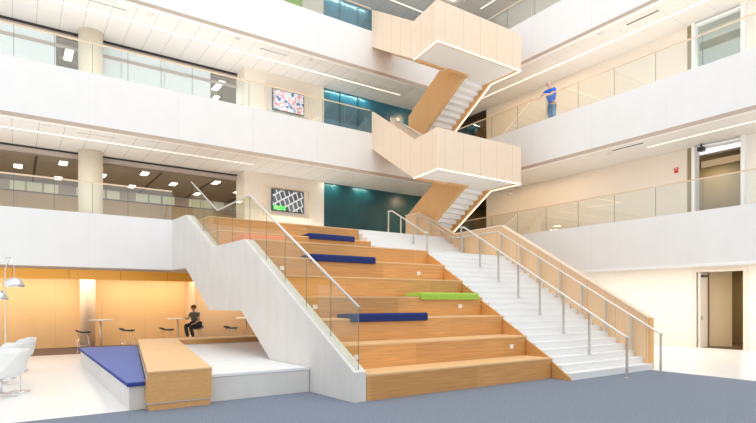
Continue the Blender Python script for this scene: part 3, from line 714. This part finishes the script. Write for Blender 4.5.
# ------------------------------------------------------------------ bar tables and stools
def bar_table(x, y, lab):
    t = thing('bar_table', lab, 'table', (x, y, 0), 0, 'round bar tables along the amber wall')
    MB().lathe([(.36, 1.03), (.38, 1.04), (.38, 1.055), (.36, 1.06)], (x, y, 0), 28).build('table_top', 'shell', t)
    MB().tube([(x, y, .02), (x, y, 1.03)], .028, 10).build('pole', 'steel', t)
    MB().lathe([(.24, .006), (.24, .02), (.05, .03)], (x, y, 0), 24).build('base', 'steel', t)
bar_table(2.34, 19.9, 'round white bar table between two black stools, nearest the round column')
bar_table(4.85, 20.0, 'round white bar table at which the seated person rests an arm')
bar_table(7.16, 19.3, 'round bar table half hidden by the slanted concrete wall')
def stool():
    t = thing('bar_stool', 'black bar stool at the corner of the blue mat', 'stool', (0, 0, 0), 0, 'black bar stools')
    vs = []; fs = []; nx, ny = 10, 6
    for i in range(nx + 1):
        for j in range(ny + 1):
            u = -1 + 2 * i / nx; v = -1 + 2 * j / ny
            vs.append((u * .21 * (1 - .06 * v * v), v * .17 * (1 - .1 * u * u), .70 + .035 * max(0, -u) ** 2 * 1.7 + .012 * u * u))
    for i in range(nx):
        for j in range(ny): fs.append((i * (ny + 1) + j, (i + 1) * (ny + 1) + j, (i + 1) * (ny + 1) + j + 1, i * (ny + 1) + j + 1))
    o = MB().add(vs, fs, True).build('seat', 'seatblack', t); sd = o.modifiers.new('s', 'SOLIDIFY'); sd.thickness = .045; sd.offset = -1
    for sx in (-1, 1):
        for sy in (-1, 1):
            MB().tube([(sx * .13, sy * .10, .665), (sx * .19, sy * .17, .01)], .0065, 6).build('leg', 'chrome', t)
    MB().tube([(-.17, -.14, .25), (.17, -.14, .25), (.17, .14, .25), (-.17, .14, .25), (-.17, -.14, .25)], .007, 6).build('foot_ring', 'chrome', t)
    return t
s0 = stool(); s0.location = (1.78, 19.4, 0)
for x, y, rz, lab in ((3.12, 19.7, .2, 'black bar stool between the round white table near the column and the oak bench'), (4.36, 19.5, .1, 'black bar stool facing the table of the seated person'),
                      (5.42, 19.7, PI + .2, 'black bar stool on which the person in dark clothes sits'), (6.60, 19.4, .2, 'black bar stool in front of the peach wall under the concrete stair'),
                      (7.60, 19.3, PI, 'black bar stool partly cut off by the sloping underside of the concrete wall')):
    dup(s0, (x, y, 0), lab, rz=rz)

# ------------------------------------------------------------------ lounge chairs, side table and arc lamp
def chair():
    t = thing('lounge_chair', 'white moulded shell lounge chair standing in front', 'chair', (0, 0, 0), 0, 'white shell lounge chairs')
    vs = []; fs = []; n = 28; rings = 7
    def rim(a): # a = 0 is the back (+x)
        c = math.cos(a)
        q = min(1, max(0, (c + .55) / .95)); h = .43 + .38 * q * q * (3 - 2 * q)
        return .36 + .03 * abs(math.sin(a)) + .03 * max(0, c), h
    for r in range(rings + 1):
        f = r / rings
        for k in range(n):
            a = 2 * PI * k / n; R1, H1 = rim(a)
            rr = R1 * (.10 + .66 * min(1, f * 2.2) + .24 * f); z = .33 + (H1 - .33) * max(0, (f - .25) / .75) ** 1.25
            vs.append((rr * math.cos(a) + .03 * f, rr * math.sin(a), z))
    for r in range(rings):
        for k in range(n): fs.append((r * n + k, r * n + (k + 1) % n, (r + 1) * n + (k + 1) % n, (r + 1) * n + k))
    fs.append(tuple(reversed(range(n))))
    o = MB().add(vs, fs, True).build('shell', 'shell', t); sd = o.modifiers.new('s', 'SOLIDIFY'); sd.thickness = .02
    MB().lathe([(.02, .395), (.27, .40), (.29, .43), (.26, .46), (.02, .465)], (-.02, 0, 0), 24).build('seat_pad', 'seatpad', t)
    MB().tube([(0, 0, .06), (0, 0, .34)], .025, 10).build('pedestal', 'chrome', t)
    for q in range(4):
        a = PI / 4 + q * PI / 2
        MB().tube([(0, 0, .07), (.27 * math.cos(a), .27 * math.sin(a), .014)], .013, 6).build('foot', 'chrome', t)
    return t
c0 = chair(); c0.location = (-.22, 11.35, 0); c0.rotation_euler = (0, 0, .35); c0['label'] = 'white shell lounge chair with its lower edge closest to the carpet'
dup(c0, (-.30, 13.0, 0), 'white shell lounge chair half hidden behind the one by the carpet', rz=.1)
dup(c0, (-.02, 14.9, 0), 'white shell lounge chair deepest in the lounge, closest to the amber wall', rz=-.2)
dup(c0, (-.62, 12.0, 0), 'white shell lounge chair cut off by the left border of the photo', rz=2.4)
sd = thing('side_table', 'tiny chrome side table on a thin post beside the white lounge chairs', 'side table', (.08, 11.78, 0))
MB().lathe([(.17, .002), (.17, .012), (.02, .016)], (.06, 11.78, 0), 24).build('base', 'chrome', sd)
MB().tube([(.07, 11.78, .014), (.07, 11.78, .40)], .008, 8).build('post', 'chrome', sd)
B(.05, .20, 11.7, 11.86, .395, .41).build('table_top', 'steel', sd)
lp = thing('arc_lamp', 'chrome arc floor lamp with hanging dome shades at the left border', 'floor lamp', (-.19, 13.95, 0))
MB().lathe([(.2, 0), (.2, .03), (.03, .04)], (-.19, 13.95, 0), 24).build('base', 'chrome', lp)
MB().tube([(-.19, 13.95, .03), (-.19, 13.95, 2.34), (-.11, 13.75, 2.60)], .012, 8).build('pole', 'chrome', lp)
for (ex, ey, ez) in ((-.03, 13.65, 2.17), (-.32, 13.55, 1.90), (-.8, 13.9, 2.02)):
    a = MB().tube([(-.11, 13.75, 2.60), (-.10 + (ex + .1) * .5, 13.75 + (ey - 13.75) * .5, 2.56), (-.10 + (ex + .1) * .9, 13.75 + (ey - 13.75) * .9, 2.44), (ex, ey, ez - .02)], .006, 6).build('arm', 'chrome', lp)
    MB().lathe([(.02, .0), (.09, -.02), (.15, -.07), (.19, -.14), (.20, -.20), (.195, -.20), (.18, -.14), (.02, -.03)], (ex, ey, ez), 28).build('dome_shade', 'chrome', a)
    MB().ball((ex, ey, ez - .13), .04, n=8).build('bulb', 'lamp', a)

# ------------------------------------------------------------------ people
def skin_body(name, joints, edges, m, parent, sub=2):
    me = bpy.data.meshes.new(name); keys = list(joints)
    off = wl(parent)
    me.from_pydata([tuple(Vector(joints[k][0]) - off) for k in keys], [(keys.index(a), keys.index(b)) for a, b in edges], [])
    me.materials.append(M[m])
    o = bpy.data.objects.new(name, me); C.objects.link(o); o.parent = parent
    md = o.modifiers.new('skin', 'SKIN'); md.use_smooth_shade = True
    sv = me.skin_vertices[0].data
    for i, k in enumerate(keys):
        r = joints[k][1]; sv[i].radius = r if isinstance(r, tuple) else (r, r); sv[i].use_root = (i == 0)
    ss = o.modifiers.new('sub', 'SUBSURF'); ss.levels = sub; ss.render_levels = sub
    return o
def hand(side, wrist, dirv, up, m, parent, curl=.5):
    """palm with five unequal bent fingers, rooted inside the wrist end"""
    d = Vector(dirv).normalized(); u = Vector(up); u = (u - d * u.dot(d)).normalized(); s = d.cross(u).normalized() * side
    w = Vector(wrist); J = {'wrist': (w - d * .03, .024), 'palm': (w + d * .045, (.034, .018))}; E_ = [('wrist', 'palm')]
    for i, (off, ln) in enumerate(((-.027, .066), (-.009, .075), (.009, .070), (.026, .055))):
        a = w + d * .085 + s * off; b = a + (d * math.cos(curl * .5) - u * math.sin(curl * .5)) * ln * .55
        c = b + (d * math.cos(curl * 1.3) - u * math.sin(curl * 1.3)) * ln * .5
        J['k%d' % i] = (a, .0095); J['m%d' % i] = (b, .0085); J['t%d' % i] = (c, .007)
        E_ += [('palm', 'k%d' % i), ('k%d' % i, 'm%d' % i), ('m%d' % i, 't%d' % i)]
    a = w + d * .03 - s * .04; b = a + (d * .8 - s * .45 - u * .3).normalized() * .035; c = b + (d * .95 - s * .1 - u * .3).normalized() * .028
    J['th0'] = (a, .011); J['th1'] = (b, .0095); J['th2'] = (c, .0075); E_ += [('palm', 'th0'), ('th0', 'th1'), ('th1', 'th2')]
    return J, E_
def merge_hand(J, E_, key, tagn, *a):
    j, e = hand(*a)
    for k, v in j.items():
        if k != 'wrist': J[tagn + k] = v
    for p, q in e:
        E_.append((key if p == 'wrist' else tagn + p, key if q == 'wrist' else tagn + q))
def face(c, f, parent, hair, r=.105, skin='skin'):
    """eyes, nose, mouth, ears, hair on a head centred at c looking along f"""
    c = Vector(c); f = Vector(f).normalized(); up = Vector((0, 0, 1)); s = f.cross(up).normalized(); u = s.cross(f)
    for q in (-1, 1):
        MB().ball(c + f * r * .80 + s * q * .032 + u * .012, .011, n=8).build('eye', 'eye', parent)
        MB().ball(c + s * q * r * .76 - u * .005, .026, (.55, .55, 1), n=8).build('ear', skin, parent)
    p = c + f * r * .93
    MB().tube([p + u * .015, p + f * .016 - u * .022, p - u * .03], .01, 6, radii=[.006, .012, .009]).build('nose', skin, parent)
    MB().tube([c + f * r * .84 - u * .052 - s * .022, c + f * r * .88 - u * .054, c + f * r * .84 - u * .052 + s * .022], .006, 6).build('mouth', 'lips', parent)

# man leaning on the balustrade of the second side gallery (faces the atrium, -x)
mn = thing('person', 'person in a bright blue shirt and jeans leaning on the gallery rail', 'person', (16.0, 12.3, 7.9))
mx, my, mz = 15.95, 12.28, 7.9
V_ = lambda x, y, z: (mx + x, my + y, mz + z)
J = {'pelvis': (V_(0, 0, .90), (.15, .12)), 'belly': (V_(-.01, .01, 1.05), (.15, .12)), 'chest': (V_(-.05, .02, 1.25), (.165, .12)), 'neckb': (V_(-.08, .02, 1.40), .07),
     'neck': (V_(-.11, .02, 1.455), .052), 'head': (V_(-.145, .02, 1.545), (.078, .088)), 'crown': (V_(-.15, .02, 1.60), (.07, .08)),
     'shR': (V_(-.08, .20, 1.35), .062), 'elR': (V_(-.24, .36, 1.13), .043), 'wrR': (V_(-.36, .56, 1.125), .028),
     'shL': (V_(-.08, -.17, 1.35), .062), 'elL': (V_(-.26, -.19, 1.12), .043), 'wrL': (V_(-.37, .02, 1.165), .028),
     'hipR': (V_(0, .09, .84), .10), 'knR': (V_(-.05, .06, .46), .062), 'anR': (V_(.0, -.02, .09), .042), 'toR': (V_(-.16, -.02, .035), (.038, .03)),
     'hipL': (V_(0, -.09, .84), .10), 'knL': (V_(-.04, -.10, .46), .062), 'anL': (V_(.05, -.14, .09), .042), 'toL': (V_(-.11, -.16, .035), (.038, .03))}
Ed = [('pelvis', 'belly'), ('belly', 'chest'), ('chest', 'neckb'), ('neckb', 'neck'), ('neck', 'head'), ('head', 'crown'), ('chest', 'shR'), ('shR', 'elR'), ('elR', 'wrR'),
      ('chest', 'shL'), ('shL', 'elL'), ('elL', 'wrL'), ('pelvis', 'hipR'), ('hipR', 'knR'), ('knR', 'anR'), ('anR', 'toR'), ('pelvis', 'hipL'), ('hipL', 'knL'), ('knL', 'anL'), ('anL', 'toL')]
merge_hand(J, Ed, 'wrR', 'hr', 1, V_(-.36, .56, 1.125), (-.45, .8, .02), (0, 0, 1), 'skin', mn, .7)
merge_hand(J, Ed, 'wrL', 'hl', -1, V_(-.37, .02, 1.165), (-.35, .85, .1), (0, 0, 1), 'skin', mn, .6)
JT = {k: ((p, tuple(q * .78 for q in rr)) if k in ('pelvis', 'belly', 'chest') else (p, rr * .8) if k in ('hipR', 'hipL', 'knR', 'knL', 'shR', 'shL') else (p, rr)) for k, (p, rr) in J.items()}
skin_body('body', JT, Ed, 'skin', mn)
sh = {k: J[k] for k in ('pelvis', 'belly', 'chest', 'neckb', 'shR', 'shL')}
g = 1.22
sh = {k: (p, tuple(q * g for q in r) if isinstance(r, tuple) else r * g) for k, (p, r) in sh.items()}
sh['pelvis'] = (V_(0, 0, .87), (.155, .15)); sh['neckb'] = (V_(-.075, .02, 1.385), .078)
sh['upR'] = (V_(-.18, .30, 1.215), .060); sh['upL'] = (V_(-.19, -.185, 1.21), .060)
skin_body('shirt', sh, [('pelvis', 'belly'), ('belly', 'chest'), ('chest', 'neckb'), ('chest', 'shR'), ('shR', 'upR'), ('chest', 'shL'), ('shL', 'upL')], 'shirtblue', mn)
je = {'waist': (V_(0, 0, .94), (.12, .11)), 'pelvis': (V_(0, 0, .86), (.15, .125)), 'hipR': (V_(0, .09, .80), .112), 'knR': (V_(-.05, .06, .46), .08), 'anR': (V_(0, -.02, .10), .06),
      'hipL': (V_(0, -.09, .80), .112), 'knL': (V_(-.04, -.10, .46), .08), 'anL': (V_(.05, -.14, .10), .06)}
skin_body('jeans', je, [('waist', 'pelvis'), ('pelvis', 'hipR'), ('hipR', 'knR'), ('knR', 'anR'), ('pelvis', 'hipL'), ('hipL', 'knL'), ('knL', 'anL')], 'jeans', mn)
MB().tube([V_(.128 * math.cos(a), .150 * math.sin(a), .90) for a in [i * PI / 8 for i in range(17)]], .016, 6).build('belt', 'leather', mn)
face(V_(-.15, .02, 1.575), (-1, .15, -.25), mn, 'hairw')
MB().ball(V_(-.13, .02, 1.615), .098, (.98, .86, .62)).build('hair', 'hairw', mn)
for q, (a, b) in (('R', ((0, -.02), (-.18, -.02))), ('L', ((.05, -.14), (-.13, -.16)))):
    MB().tube([V_(a[0] + .05, a[1], .045), V_(a[0] - .04, a[1], .05), V_(b[0], b[1], .035)], .04, 10, radii=[.04, .046, .036]).build('shoe', 'leather', mn)

# person seated on the stool at the bar table (faces -x)
wm = thing('person', 'person with short auburn hair in dark clothes sitting on a bar stool', 'person', (5.38, 19.7, 0))
wx, wy = 5.42, 19.7
U = lambda x, y, z: (wx + x, wy + y, z)
J = {'pelvis': (U(0, 0, .83), (.15, .125)), 'belly': (U(-.01, 0, .97), (.125, .10)), 'chest': (U(-.06, 0, 1.14), (.14, .105)), 'neckb': (U(-.09, 0, 1.28), .06),
     'neck': (U(-.11, 0, 1.33), .045), 'head': (U(-.14, 0, 1.42), (.07, .08)), 'crown': (U(-.14, 0, 1.475), (.065, .075)),
     'shR': (U(-.08, .17, 1.23), .052), 'elR': (U(-.18, .22, 1.02), .038), 'wrR': (U(-.36, .14, 1.09), .025),
     'shL': (U(-.08, -.17, 1.23), .052), 'elL': (U(-.10, -.24, 1.0), .038), 'wrL': (U(-.28, -.22, .88), .025),
     'hipR': (U(-.02, .09, .82), .09), 'knR': (U(-.40, .10, .80), .062), 'anR': (U(-.30, .09, .38), .042), 'toR': (U(-.44, .09, .31), (.036, .03)),
     'hipL': (U(-.02, -.09, .82), .09), 'knL': (U(-.40, -.12, .78), .062), 'anL': (U(-.24, -.12, .38), .042), 'toL': (U(-.38, -.13, .31), (.036, .03))}
merge = []
Ed2 = [e for e in Ed if not e[0].startswith('h') or e[0].startswith('hip') or e[0] == 'head']
Ed2 = [e for e in Ed2 if all(k in J for k in e)]
merge_hand(J, Ed2, 'wrR', 'hr', 1, U(-.36, .14, 1.09), (-.9, -.2, 0), (0, 0, 1), 'skinf', wm, .3)
merge_hand(J, Ed2, 'wrL', 'hl', -1, U(-.28, -.22, .88), (-.85, .2, -.15), (0, 0, 1), 'skinf', wm, .5)
JT = {k: ((p, tuple(q * .78 for q in rr)) if k in ('pelvis', 'belly', 'chest') else (p, rr * .8) if k in ('hipR', 'hipL', 'knR', 'knL', 'shR', 'shL') else (p, rr)) for k, (p, rr) in J.items()}
skin_body('body', JT, Ed2, 'skinf', wm)
g = 1.15
sh = {k: (J[k][0], tuple(q * g for q in J[k][1]) if isinstance(J[k][1], tuple) else J[k][1] * g) for k in ('pelvis', 'belly', 'chest', 'neckb', 'shR', 'shL')}
sh['upR'] = (U(-.135, .197, 1.12), .05); sh['upL'] = (U(-.09, -.207, 1.11), .05)
skin_body('shirt', sh, [('pelvis', 'belly'), ('belly', 'chest'), ('chest', 'neckb'), ('chest', 'shR'), ('shR', 'upR'), ('chest', 'shL'), ('shL', 'upL')], 'shirtgrey', wm)
tr = {'pelvis': (U(0, 0, .82), (.165, .125)), 'hipR': (U(-.03, .09, .82), .102), 'knR': (U(-.40, .10, .80), .078), 'anR': (U(-.30, .09, .40), .058),
      'hipL': (U(-.03, -.09, .82), .102), 'knL': (U(-.40, -.12, .78), .078), 'anL': (U(-.24, -.12, .40), .058)}
skin_body('trousers', tr, [('pelvis', 'hipR'), ('hipR', 'knR'), ('knR', 'anR'), ('pelvis', 'hipL'), ('hipL', 'knL'), ('knL', 'anL')], 'trousers', wm)
face(U(-.145, 0, 1.44), (-1, -.2, -.15), wm, 'hairb', skin='skinf')
MB().ball(U(-.11, 0, 1.475), .105, (1.0, .92, .82)).build('hair', 'hairb', wm)
for a, b in (((-.30, .09), (-.46, .09)), ((-.24, -.12), (-.40, -.13))):
    MB().tube([U(a[0] + .05, a[1], .33), U(a[0] - .03, a[1], .335), U(b[0], b[1], .305)], .036, 10, radii=[.036, .042, .032]).build('shoe', 'black', wm)

wm.rotation_euler = (0, 0, math.radians(30))
